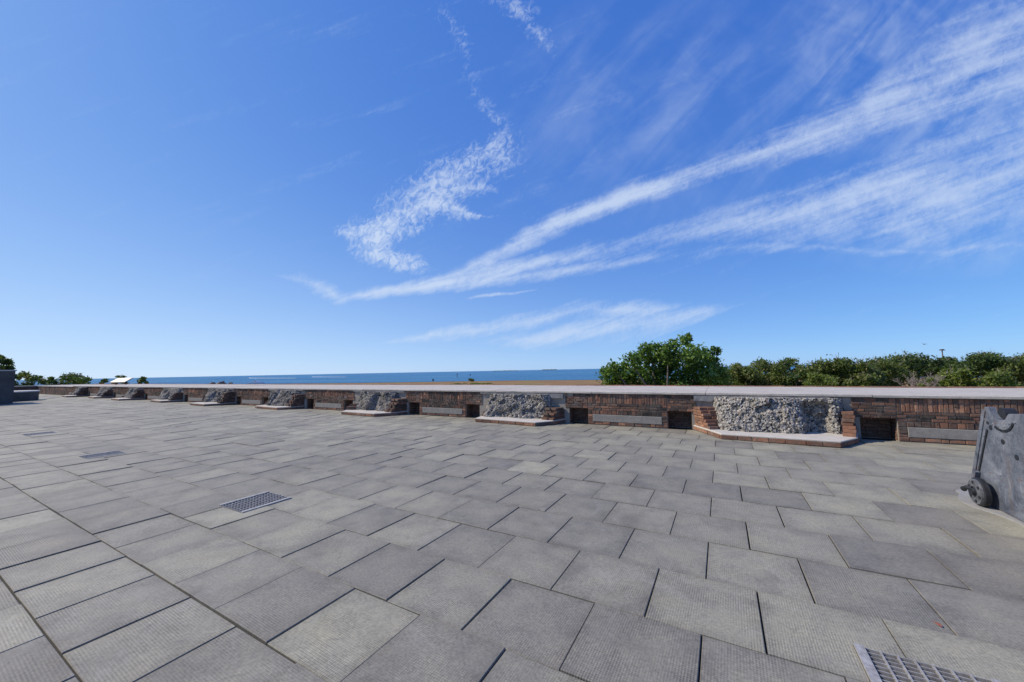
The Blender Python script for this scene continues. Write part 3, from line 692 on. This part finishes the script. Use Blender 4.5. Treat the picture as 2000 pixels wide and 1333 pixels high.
# ------------------------------------------------------------------ gun carriage at the right edge
gc = thing('gun_carriage', 'weathered blue-grey iron gun carriage standing at the right picture edge', 'gun carriage', (2.50, 5.5, 0))
def cheek(x0, th, name):
    # outline in (y, z), mirrored about y = 0
    half = [(1.07, .02), (1.07, .16), (.98, .42), (.86, .66), (.65, 1.08), (.635, 1.10), (.555, 1.105), (.535, 1.06), (.49, 1.01), (.43, .985), (.36, .985), (.31, 1.005), (.27, 1.05), (.25, 1.065), (.12, 1.08), (.0, 1.085)]
    pts = half + [(-y, z) for y, z in half[::-1][1:] if not (.26 < y < .54)]
    n = len(pts); mb = MB(); v = []
    c = .006
    for xx, s in ((x0, 1), (x0+c, 0), (x0+th-c, 0), (x0+th, 1)):
        for y, z in pts: v.append((xx, y*(1-.006*s), z if not s else (z-.003 if z > .5 else z+.003)))
    F = [tuple(range(n-1, -1, -1)), tuple(3*n+i for i in range(n))] + [(r*n+i, r*n+(i+1) % n, (r+1)*n+(i+1) % n, (r+1)*n+i) for r in range(3) for i in range(n)]
    mb.add(v, F); return mb.build(name, M_IRON, gc)
ck = cheek(0, .05, 'side_plate'); cheek(.95, .05, 'side_plate')
for zc, yc in ((.55, -.35), (.35, .45), (.85, .1)):
    m_ = MB(); m_.tube([(.04, yc, zc), (.97, yc, zc)], .05, 12); m_.build('cross_tie', M_IRON, gc)
def strip(pts, w, th, x=-.004):
    mb = MB()
    for (y0, z0), (y1, z1) in zip(pts, pts[1:]):
        d = np.array((0, y1-y0, z1-z0)); L_ = np.linalg.norm(d); d /= L_; nn = np.cross((1, 0, 0), d)
        mb.obox((x, (y0+y1)/2, (z0+z1)/2), X, d, nn, th, L_/2+.003, w)
    return mb
q = MB(); q.tube([(.045, .46, 1.035), (.13, .46, 1.035)], .07, 20); q.build('trunnion_bearing', M_DIRON, gc)
strip([(.625, .85), (.91, .27)], .012, .004).build('seam', M_DIRON, ck)
arc = [(.48 - .30*0 + .0, .905), (.44, .888), (.38, .878), (.31, .885), (.25, .91), (.205, .95), (.19, .975)]
strip(arc, .011, .004).build('slot', M_DIRON, ck)
def disc(y, z, r, x=-.005, th=.006, mat=M_DIRON, name='bolt_hole', par=ck, sx=1.0):
    mb = MB(); mb.tube([(x, y, z), (x+th, y, z)], r, 14); return mb.build(name, mat, par, False)
disc(.385, .765, .026); disc(.20, .645, .027); disc(.56, .885, .026); disc(.605, .93, .018)
for y, z in ((.70, .78), (.80, .57), (.88, .36), (.53, .93), (.43, .92), (.33, .93), (.25, .97), (.17, .99), (.66, .96), (.92, .30), (.50, .40), (.15, .35), (.30, .15)):
    mb = MB(); mb.tube([(-.006, y, z), (.002, y, z)], [.012, .017], 10); mb.build('rivet', M_IRON, ck)
strip([(.64, 1.06), (1.045, .14)], .026, .006, -.003).build('edge_flange', M_IRON, ck)
# eccentric truck wheel
wx, wyc, wz, wr = -.060, .70, .158, .152
m_ = MB(); m_.tube([(wx-.045, wyc, wz), (wx-.05+.012, wyc, wz), (wx+.005, wyc, wz), (wx+.01, wyc, wz)], [wr-.012, wr, wr, wr-.01], 40); wheel = m_.build('truck_wheel', M_DIRON, gc)
m_ = MB(); m_.tube([(wx-.062, wyc, wz), (wx-.044, wyc, wz)], [wr*.86, wr*.9], 36); m_.build('wheel_face', M_WIRON, wheel)
m_ = MB(); m_.tube([(wx-.09, wyc, wz), (wx-.06, wyc, wz)], [.036, .045], 20); m_.build('hub', M_DIRON, wheel)
for k in range(6):
    a = k*math.pi/3 + .4; mb = MB(); mb.tube([(wx-.068, wyc+.10*math.cos(a), wz+.10*math.sin(a)), (wx-.056, wyc+.10*math.cos(a), wz+.10*math.sin(a))], .017, 10); mb.build('bolt', M_DIRON, wheel)
m_ = MB(); m_.tube([(wx-.07, wyc+.01, wz+.03), (wx-.10, wyc+.05, wz+.03), (wx-.10, wyc+.10, wz+.0), (wx-.10, wyc+.112, wz-.005)], [.024, .020, .022, .028], 12); m_.build('axle_lever', M_DIRON, gc)
m_ = MB(); m_.obox((-.022, .90, .25), X, (0, .42, -.91), (0, .91, .42), .02, .11, .014); m_.build('wheel_bracket', M_IRON, gc)
# concrete pad below the carriage
pad = MB(); pp = [(-.05, 1.30)] + [(-.06 - .13*math.sin(math.pi*i/10), 1.18-.78*i/10) for i in range(11)] + [(-.035, .25), (-.03, -.10), (-.02, -1.4), (1.5, -1.4), (1.5, 1.5), (.1, 1.5)]
pad.prism([(x, y) for x, y in pp][::-1], -.01, .011); po = pad.build('concrete_pad', M_PADC); po.location = (2.50, 5.5, 0); struct(po)

# ------------------------------------------------------------------ blocks at the far left
bl = thing('concrete_block', 'tall dark concrete block standing at the left picture edge', 'concrete block', (-42, 4.2, 0))
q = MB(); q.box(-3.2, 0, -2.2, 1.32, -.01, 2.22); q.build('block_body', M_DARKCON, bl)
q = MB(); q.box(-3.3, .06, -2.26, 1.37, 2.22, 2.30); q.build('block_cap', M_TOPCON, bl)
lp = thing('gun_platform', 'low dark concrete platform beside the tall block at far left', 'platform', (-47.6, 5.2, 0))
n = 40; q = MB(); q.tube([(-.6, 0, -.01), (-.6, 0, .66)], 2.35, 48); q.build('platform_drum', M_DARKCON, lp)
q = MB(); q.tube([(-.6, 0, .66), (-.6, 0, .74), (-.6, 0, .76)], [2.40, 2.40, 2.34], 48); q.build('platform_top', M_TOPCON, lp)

# sloping information panel on the parapet
sg = thing('information_panel', 'sloping cream information panel on the parapet at far left', 'sign', (-52.3, 13.3, .93), R(28))
q = MB(); q.obox((0, 0, .46), X, (0, math.cos(.5), math.sin(.5)), (0, -math.sin(.5), math.cos(.5)), .75, .42, .02); q.build('panel', M_SIGN, sg)
q = MB(); q.obox((0, .005, .435), X, (0, math.cos(.5), math.sin(.5)), (0, -math.sin(.5), math.cos(.5)), .78, .45, .012); q.build('panel_frame', M_DIRON, sg)
for s in (-.5, .5): MB().box(s-.04, s+.04, -.04, .04, 0, .43).build('post', M_DIRON, sg)

# ------------------------------------------------------------------ vegetation
def leaves(centres, radii, n, size, bias=.35, up=.25, tone=(.5, .22), flat=1.0):
    centres = np.asarray(centres, float); radii = np.asarray(radii, float); w = radii.prod(1)**(2/3); w /= w.sum()
    idx = rng.choice(len(centres), n, p=w)
    d = rng.normal(size=(n, 3)); d /= np.linalg.norm(d, axis=1)[:, None]
    r = (1-bias*rng.random(n)**1.2) * (1 + .18*rng.normal(size=n))
    # twig clumps: cluster the leaves inside each lobe
    k = 40; cl = rng.normal(size=(len(centres), k, 3)); cl /= np.linalg.norm(cl, axis=2)[..., None]
    pick = cl[idx, rng.integers(0, k, n)]; d = d*.42 + pick*.9; d /= np.linalg.norm(d, axis=1)[:, None]
    P_ = centres[idx] + d*r[:, None]*radii[idx]
    nrm = rng.normal(size=(n, 3)) + d*.7 + np.array((0, 0, up)); nrm /= np.linalg.norm(nrm, axis=1)[:, None]
    a = np.cross(nrm, rng.normal(size=(n, 3))); a /= np.linalg.norm(a, axis=1)[:, None]; b = np.cross(nrm, a)
    s = size*rng.uniform(.6, 1.35, n)[:, None]
    V = np.stack([P_-a*s, P_-b*s*.5*flat+nrm*s*.12, P_+a*s, P_+b*s*.5*flat+nrm*s*.12], 1).reshape(-1, 3)
    F = np.arange(4*n).reshape(n, 4)
    lobe_t = rng.normal(0, .10, len(centres))[idx]
    t = np.clip(rng.normal(tone[0], tone[1], n) + lobe_t, 0, 1)
    return V, F, np.stack([t, rng.random(n), rng.random(n)], 1)
def trunk_mb(base, tips, r0):
    mb = MB(); base = np.asarray(base, float)
    hub = base + np.array((0, 0, .45*(min(t[2] for t in tips)-base[2])))
    mb.tube([base, (base+hub)/2 + np.array((.1, .05, 0))*r0*3, hub], [r0*1.3, r0, r0*.8], 10)
    for t in tips:
        t = np.asarray(t, float); mid = hub*.45 + t*.55 + np.array((uni(-.3, .3), uni(-.3, .3), uni(0, .5)))
        mb.tube([hub-np.array((0, 0, .1)), (hub+mid)/2+np.array((uni(-.15, .15), uni(-.15, .15), 0)), mid, t], [r0*.6, r0*.42, r0*.28, r0*.08], 7)
    return mb
def plant(name, label, cat, base, lobes, nleaf, size, mat, r0=.18, group=None, tone=(.5, .22), bias=.45):
    base = np.asarray(base, float); t = thing(name, label, cat, tuple(base), 0, group)
    c = np.array([l[:3] for l in lobes]) - base; r = np.array([l[3:6] for l in lobes])
    V, F, T = leaves(c, r, nleaf, size, bias=bias, tone=tone)
    link('crown', np_mesh('crown', V, F, T), mat, t)
    sel = [c[i] for i in rng.permutation(len(c))[:9]]
    trunk_mb((0, 0, 0), sel, r0).build('trunk', M_BARK, t, True)
    return t
def at(px, py, depth):
    d = (px-1000)/724*C_R + (666.5-py)/724*C_U + C_F
    return EYE + d*depth
# big tree behind the parapet
lob = []
for px, py, rp in [(1190,738,20),(1200,722,16),(1222,730,24),(1232,708,20),(1250,740,26),(1258,692,20),(1275,715,30),(1285,682,16),(1300,742,28),(1305,690,22),(1318,676,14),(1326,715,32),(1338,666,13),(1345,690,22),(1352,742,28),(1366,712,26),(1372,690,16),(1384,735,24),(1392,708,17),(1396,686,11),(1403,728,18),(1212,748,22),(1345,658,8),(1180,725,9),(1407,745,16),(1240,696,10),(1270,678,8)]:
    dpt = 28 + uni(-1.6, 1.6) + (1.0 if rp < 14 else 0); p = at(px, py, dpt); r = rp*dpt/724
    lob.append((*p, r, r*1.15, r*.95))
for px in range(1200, 1410, 26):
    p = at(px, 775, 28+uni(-1, 1.5)); lob.append((*p, 1.2, 1.3, 1.0))
plant('sea_grape_tree', 'large dense dark green tree rising behind the parapet, tallest in view', 'tree', (at(1295, 710, 28.3)[0], at(1295, 710, 28.3)[1], LAND_Z-.3), lob, 27000, .125, M_LEAF, .3, None, (.46, .26), .6)
def shrub(label, px, top, wpx, depth, mat, n, size, group, tone=(.5, .22), low=790, name='coastal_shrub', base_z=LAND_Z-.3):
    lob = []; hw = wpx/2
    for i in range(13):
        u_ = uni(-1, 1); prof = (1-abs(u_)**2.4)
        yy = top - 4 + (1-prof)*24 + uni(-2, 7); rp = min(uni(.16, .26)*wpx*.62, 20)
        dpt = depth + uni(-.06, .06)*depth; p = at(px + u_*hw*.85, yy + rp*.8, dpt); r = rp*dpt/724
        lob.append((*p, r, r*1.1, r*.8))
    for i in range(9):      # dense middle
        u_ = -1 + 2*(i+.5)/9; rp = min(.24*wpx*.62, 19); dpt = depth*(1+uni(-.03, .07)); p = at(px+u_*hw, top+20+(abs(u_)**2)*10+uni(0, 12), dpt); r = rp*dpt/724
        lob.append((*p, r, r*1.1, r*.9))
    for i in range(12):
        u_ = uni(-1, 1)*1.1; rp = min(uni(.2, .28)*wpx*.6, 22); dpt = depth*(1+uni(-.05, .05)); p = at(px+u_*hw*.8, uni(top+30, low), dpt); r = rp*dpt/724
        lob.append((*p, r, r*1.1, r*.9))
    b = at(px, top+20, depth)
    t = plant(name, label, 'shrub', (b[0], b[1], base_z), lob, int(n*1.9), size, mat, .1, group, tone, .6)
    tw = MB()
    for _ in range(int(wpx*.35)):
        l = random.choice(lob[:13]); p = np.array(l[:3]) - np.array((b[0], b[1], base_z)); d = np.array((uni(-1, 1), uni(-1, 1), uni(.3, 1.3))); d /= np.linalg.norm(d); L_ = l[3]*uni(1.0, 1.35)
        tw.tube([p+d*L_*.3, p+d*L_*.7+np.array((uni(-.05, .05), 0, uni(-.05, .05))), p+d*L_], [.022, .014, .006], 4, cap=False)
    tw.build('twigs', M_TWIG, t, kind='stuff')
    return t
G1 = 'coastal shrubs behind the parapet on the right'
for a in [('olive shrub touching the right side of the large tree', 1440, 711, 90, 37, M_OLIVE, 5200, .13),
          ('rounded olive-green shrub just right of the large tree, second in row', 1492, 706, 110, 39, M_OLIVE, 6000, .13),
          ('thin-topped olive shrub left of the gap showing the sea', 1538, 703, 70, 41, M_OLIVE, 4200, .13),
          ('dark green low shrub filling the dip where the sea shows', 1566, 728, 60, 36, M_DEEP, 3600, .13),
          ('broad mid-green shrub just right of the sea gap', 1640, 700, 150, 36, M_OLIVE, 8500, .13),
          ('yellow-green low bush in front of the broad mid-green shrub', 1600, 733, 70, 32, M_LIME, 3200, .12),
          ('olive shrub with flat top behind the bare twiggy bush', 1720, 702, 110, 42, M_OLIVE, 6200, .14),
          ('dark green hump-shaped shrub left of the thin pole', 1778, 694, 130, 47, M_DEEP, 7000, .15),
          ('dark green shrub at the foot of the thin pole', 1850, 700, 80, 44, M_DEEP, 4600, .14),
          ('yellow-green bush below the thin pole, close to the coping', 1868, 724, 95, 34, M_LIME, 5200, .12),
          ('tall dark green shrub right of the pole, second highest', 1925, 691, 130, 42, M_DEEP, 7500, .14),
          ('bright green low bush at the coping near the right edge', 1955, 730, 95, 33, M_LIME, 4800, .12),
          ('dark green shrub cut off by the right picture edge', 2010, 695, 120, 40, M_OLIVE, 6000, .14),
          ('low olive bush left of the bare twiggy bush', 1690, 732, 80, 33, M_OLIVE, 4200, .12),
          ('small lime bush at the coping right of the bare twiggy bush', 1815, 742, 50, 32, M_LIME, 2600, .12)]:
    shrub(a[0], a[1], a[2], a[3], a[4], a[5], a[6], a[7], G1)
G2 = 'small dark shrubs beyond the far left wall'
for a in [('windswept dark tree top above the tall concrete block', 2, 699, 44, 62, M_DEEP, 3000, .2), ('sparse brownish shrub right of the tall concrete block', 46, 729, 44, 66, M_OLIVE, 1500, .18), ('small dark shrub between the sparse shrub and the round one', 74, 735, 40, 66, M_DEEP, 1300, .18),
          ('little dark shrub touching the left of the round shrub', 102, 740, 22, 70, M_DEEP, 900, .18), ('round dark green shrub, largest beyond the far left wall', 143, 731, 82, 70, M_DEEP, 3600, .2), ('low dark shrub left of the information panel', 203, 741, 24, 74, M_DEEP, 900, .2),
          ('dark shrub behind the information panel', 235, 738, 32, 76, M_DEEP, 1200, .2), ('last small dark shrub right of the information panel', 278, 741, 28, 78, M_DEEP, 1100, .2)]:
    shrub(*a, G2, (.4, .2), 772)
# bare twiggy bush
tb = at(1785, 750, 31.5); bt = thing('bare_bush', 'bare pale twiggy bush among the green shrubs on the right', 'bush', (tb[0], tb[1], LAND_Z-.3))
mb = MB()
def grow(p, d, L_, r, lev):
    q = p + d*L_; mb.tube([p, (p+q)/2 + np.array((uni(-1, 1), uni(-1, 1), uni(-.3, .6)))*L_*.08, q], [r, r*.85, r*.65], 4 if lev > 1 else 6, cap=False)
    if lev >= 6: return
    for _ in range(3 if lev < 4 else 2):
        nd = d + np.array((uni(-1, 1), uni(-1, 1), uni(-.35, .7)))*.62; nd /= np.linalg.norm(nd); grow(q, nd, L_*uni(.6, .85), r*.62, lev+1)
for i in range(4): grow(np.array((0., 0, 3.4)), np.array((uni(-.6, .6), uni(-.4, .4), 1.))/1.2, .85, .05, 1)
mb.tube([(0, 0, 0), (.1, 0, 2), (0, 0, 3.5)], [.13, .1, .07], 8); mb.build('branches', M_TWIG, bt)
bb = (-142.9, 200.0); lobs = [(bb[0]+uni(-1.5, 1.5), bb[1]+uni(-1, 1), LAND_Z+.6+uni(0, .8), 1.0, 1.0, .8) for _ in range(6)]
plant('lone_bush', 'lone small brown bush on the dry field by the water', 'bush', (*bb, LAND_Z-.3), lobs, 900, .25, M_OLIVE, .1)
lobs = []
for i in range(18): lobs.append((-118+uni(-9, 9), 165+uni(-6, 6), LAND_Z-.25+uni(-.1, .1), 1.6, 1.6, .25))
V, F, T = leaves([l[:3] for l in lobs], [l[3:] for l in lobs], 2600, .35); o = link('grass_tuft_patch', np_mesh('grass_tuft_patch', V, F, T), M_LIME); o['kind'] = 'stuff'; o['label'] = 'yellow-green grass patch on the dry field'; o['category'] = 'grass'

# pole with platform, and the bird
pb = at(1840, 684, 85); pl = thing('platform_pole', 'thin pole with small crosspiece rising above the shrubs on the right', 'pole', (pb[0], pb[1], LAND_Z-.3))
h = pb[2]-LAND_Z+.3; q = MB(); q.tube([(0, 0, 0), (0, 0, h)], [.14, .10], 10); q.build('post', M_BARK, pl)
q = MB(); q.obox((0, 0, h-.05), C_R, np.cross(Z, C_R), Z, .45, .3, .06); q.build('crosspiece', M_BARK, pl)
q = MB(); q.tube([(0, 0, h), (0, 0, h+.18)], [.3, .4], 9); q.build('nest', M_BARK, pl)
bp = at(1805, 673, 70); bd = MB(); bd.tube([(-.24, 0, 0), (-.1, 0, .02), (.08, 0, .02), (.2, 0, 0), (.26, 0, -.01)], [.01, .06, .07, .05, .01], 8)
for s in (-1, 1): bd.add([(.08, s*.05, .03), (-.06, s*.05, .03), (-.08, s*.32, .16), (.05, s*.34, .17), (-.12, s*.62, .09), (-.05, s*.62, .095)], [(0, 1, 2, 3), (3, 2, 4, 5)])
bo = bd.build('seabird', M_BARK); bo.location = tuple(bp); bo.rotation_euler = (.2, 0, .6); tag(bo, 'tiny dark bird flying above the shrubs left of the pole', 'bird')

# ------------------------------------------------------------------ sea things
def boat(name, label, loc, rz, L_, group=None):
    t = thing(name, label, 'boat', loc, rz, group); n = 9; v = []; F = []
    for i in range(n):
        s = i/(n-1); w = L_*.15*(1-max(0, (s-.45)/.55)**2.2); sh = L_*(.10+.05*s*s); xx = (s-.5)*L_
        v += [(xx, -w, sh), (xx+.0, -w*.75, -.1), (xx, 0, -.35), (xx, w*.75, -.1), (xx, w, sh)]
    for i in range(n-1): F += [(i*5+k, i*5+k+1, i*5+5+k+1, i*5+5+k) for k in range(4)] + [(i*5+4, i*5, i*5+5, i*5+9)]
    F += [(0, 1, 2, 3, 4)]; mb = MB(); mb.add(v, F); mb.build('hull', M_WHITE, t)
    a = L_*.11; mb = MB(); mb.add([(-.15*L_, -a*.9, .1*L_), (.18*L_, -a*.8, .11*L_), (.18*L_, a*.8, .11*L_), (-.15*L_, a*.9, .1*L_), (-.13*L_, -a*.75, .2*L_), (.08*L_, -a*.7, .2*L_), (.08*L_, a*.7, .2*L_), (-.13*L_, a*.75, .2*L_)], [(4,5,6,7),(0,1,5,4),(1,2,6,5),(2,3,7,6),(3,0,4,7)]); mb.build('cabin', M_WHITE, t)
    mb = MB(); mb.box(-.11*L_, .05*L_, -a*.86, a*.86, .155*L_, .185*L_); mb.build('cabin_window', M_TINT, t)
    mb = MB(); mb.tube([(-.05*L_, 0, .19*L_), (-.06*L_, 0, .32*L_)], .02*L_**.5, 6); mb.build('mast', M_WHITE, t)
    return t
boat('cabin_cruiser', 'white cabin cruiser low behind the coping, left part of the sea', (-372, 183, SEA_Z+.3), .5, 15)
boat('speedboat', 'tiny white speedboat at the left tip of its foam wake', (-1212, 577, SEA_Z+.3), 2.9, 10)
boat('speedboat', 'faint tiny speedboat further right, leading the shorter wake', (-1030, 655, SEA_Z+.3), 2.9, 8)
def wake(p0, p1, w0, w1, label):
    p0, p1 = np.array(p0, float), np.array(p1, float); d = p1-p0; nn = np.array((-d[1], d[0]))/np.linalg.norm(d); v = []; n = 24
    for i in range(n+1):
        s = i/n; w = w0+(w1-w0)*s*uni(.7, 1.2); c = p0+d*s
        v += [(*(c-nn*w), SEA_Z+.25), (*(c), SEA_Z+.5+.5*(1-s)), (*(c+nn*w), SEA_Z+.25)]
    mb = MB(); mb.add(v, [q for i in range(n) for q in ((3*i, 3*i+1, 3*i+4, 3*i+3), (3*i+1, 3*i+2, 3*i+5, 3*i+4))]); o = mb.build('foam_wake', M_FOAM); o['kind'] = 'stuff'; o['label'] = label; o['category'] = 'wake'
wake((-1206, 575), (-815, 483), 3, 6, 'white foam wake trailing right from the speedboat')
wake((-1026, 653), (-760, 568), 2, 3, 'fainter foam wake right of the longer one')
def marker(label, x, y, h, red, group='channel markers on the water'):
    t = thing('channel_marker', label, 'channel marker', (x, y, SEA_Z-.3), 0, group)
    q = MB(); q.tube([(0, 0, 0), (0, 0, h)], .18, 8); q.build('pile', M_BARK, t)
    q = MB(); q.obox((0, 0, h-.9), C_R, np.cross(Z, C_R), Z, .6, .12, .7); q.build('board', M_RED if red else M_DIRON, t)
    q = MB(); q.obox((0, 0, h*.45), C_R, np.cross(Z, C_R), Z, .5, .12, .4); q.build('lower_board', M_RED if red else M_DIRON, t)
marker('red channel marker standing in the sea, tallest of three', -281, 363, 6.0, True)
marker('smaller faint channel marker right of the red one', -330, 458, 4.2, False)
marker('dark channel marker close to the shore, leftmost of three', -212, 241, 2.6, False)
def island(label, x0, y0, x1, y1, h):
    p0, p1 = np.array((x0, y0)), np.array((x1, y1)); n = 60; v = []
    d = p1-p0; nn = np.array((-d[1], d[0]))/np.linalg.norm(d)
    for i in range(n+1):
        s = i/n; c = p0+d*s; hh = h*min(1, 8*s, 8*(1-s))*uni(.75, 1.1)+.2
        for w, z in ((-60, 0), (-45, .7), (-15, 1), (15, 1), (45, .7), (60, 0)): v.append((*(c+nn*w), SEA_Z-.5+hh*z*uni(.85, 1.1)))
    mb = MB(); mb.add(v, [(i*6+k, i*6+k+1, i*6+k+7, i*6+k+6) for i in range(n) for k in range(5)]); tag(mb.build('mangrove_island', M_ISLE), label, 'island', 'low islands on the horizon')
island('low faint island on the horizon, the left one', -3239, 5083, -2842, 5306, 9)
island('low dark island on the horizon, the right one', -2552, 5468, -2300, 5610, 14)
for i, (x, y, s, lab) in enumerate([(-395, 165, 3.0, 'dark shore rock left of the white cruiser, the biggest'), (-404, 162, 2.2, 'dark shore rock left of the biggest one'), (-385, 168, 1.8, 'smallest dark shore rock, nearest the white cruiser')]):
    u_, w_ = np.meshgrid(np.linspace(0, 2*np.pi, 17)[:-1], np.linspace(0, np.pi, 10), indexing='ij')
    d = np.stack([np.cos(u_)*np.sin(w_), np.sin(u_)*np.sin(w_), np.cos(w_)], -1); d = d*(1+.22*np.sin(d[..., :1]*5+i)+.18*np.sin(d[..., 1:2]*7+2*i)+.12*np.sin(d[..., 2:]*9))*np.array((1.4, 1, .7))*s
    I = np.arange(160).reshape(16, 10); F = np.stack([I, np.roll(I, -1, 0)], -1); F = np.concatenate([np.stack([I[:, :-1], np.roll(I, -1, 0)[:, :-1], np.roll(I, -1, 0)[:, 1:], I[:, 1:]], -1).reshape(-1, 4)])
    o = link('shore_rock', np_mesh('shore_rock', d.reshape(-1, 3), F), M_ROCK); o.location = (x, y, SEA_Z+.9); tag(o, lab, 'rock', 'rocks along the shore')

# dry leaf on the paving
lf = MB(); lf.add([(-.045, 0, .004), (-.01, -.012, .016), (.04, 0, .005), (-.01, .014, .003), (.0, .0, .012), (.075, .004, .003)], [(0, 1, 4), (1, 2, 4), (2, 3, 4), (3, 0, 4), (2, 5, 3)])
lo = lf.build('dry_leaf', M_DRY); lo.location = (1.068, 3.342, .004); lo.rotation_euler = (0, 0, 1.9); lo.scale = (.6, .6, .6); tag(lo, 'curled red dry leaf lying in a paving joint at lower right', 'leaf')
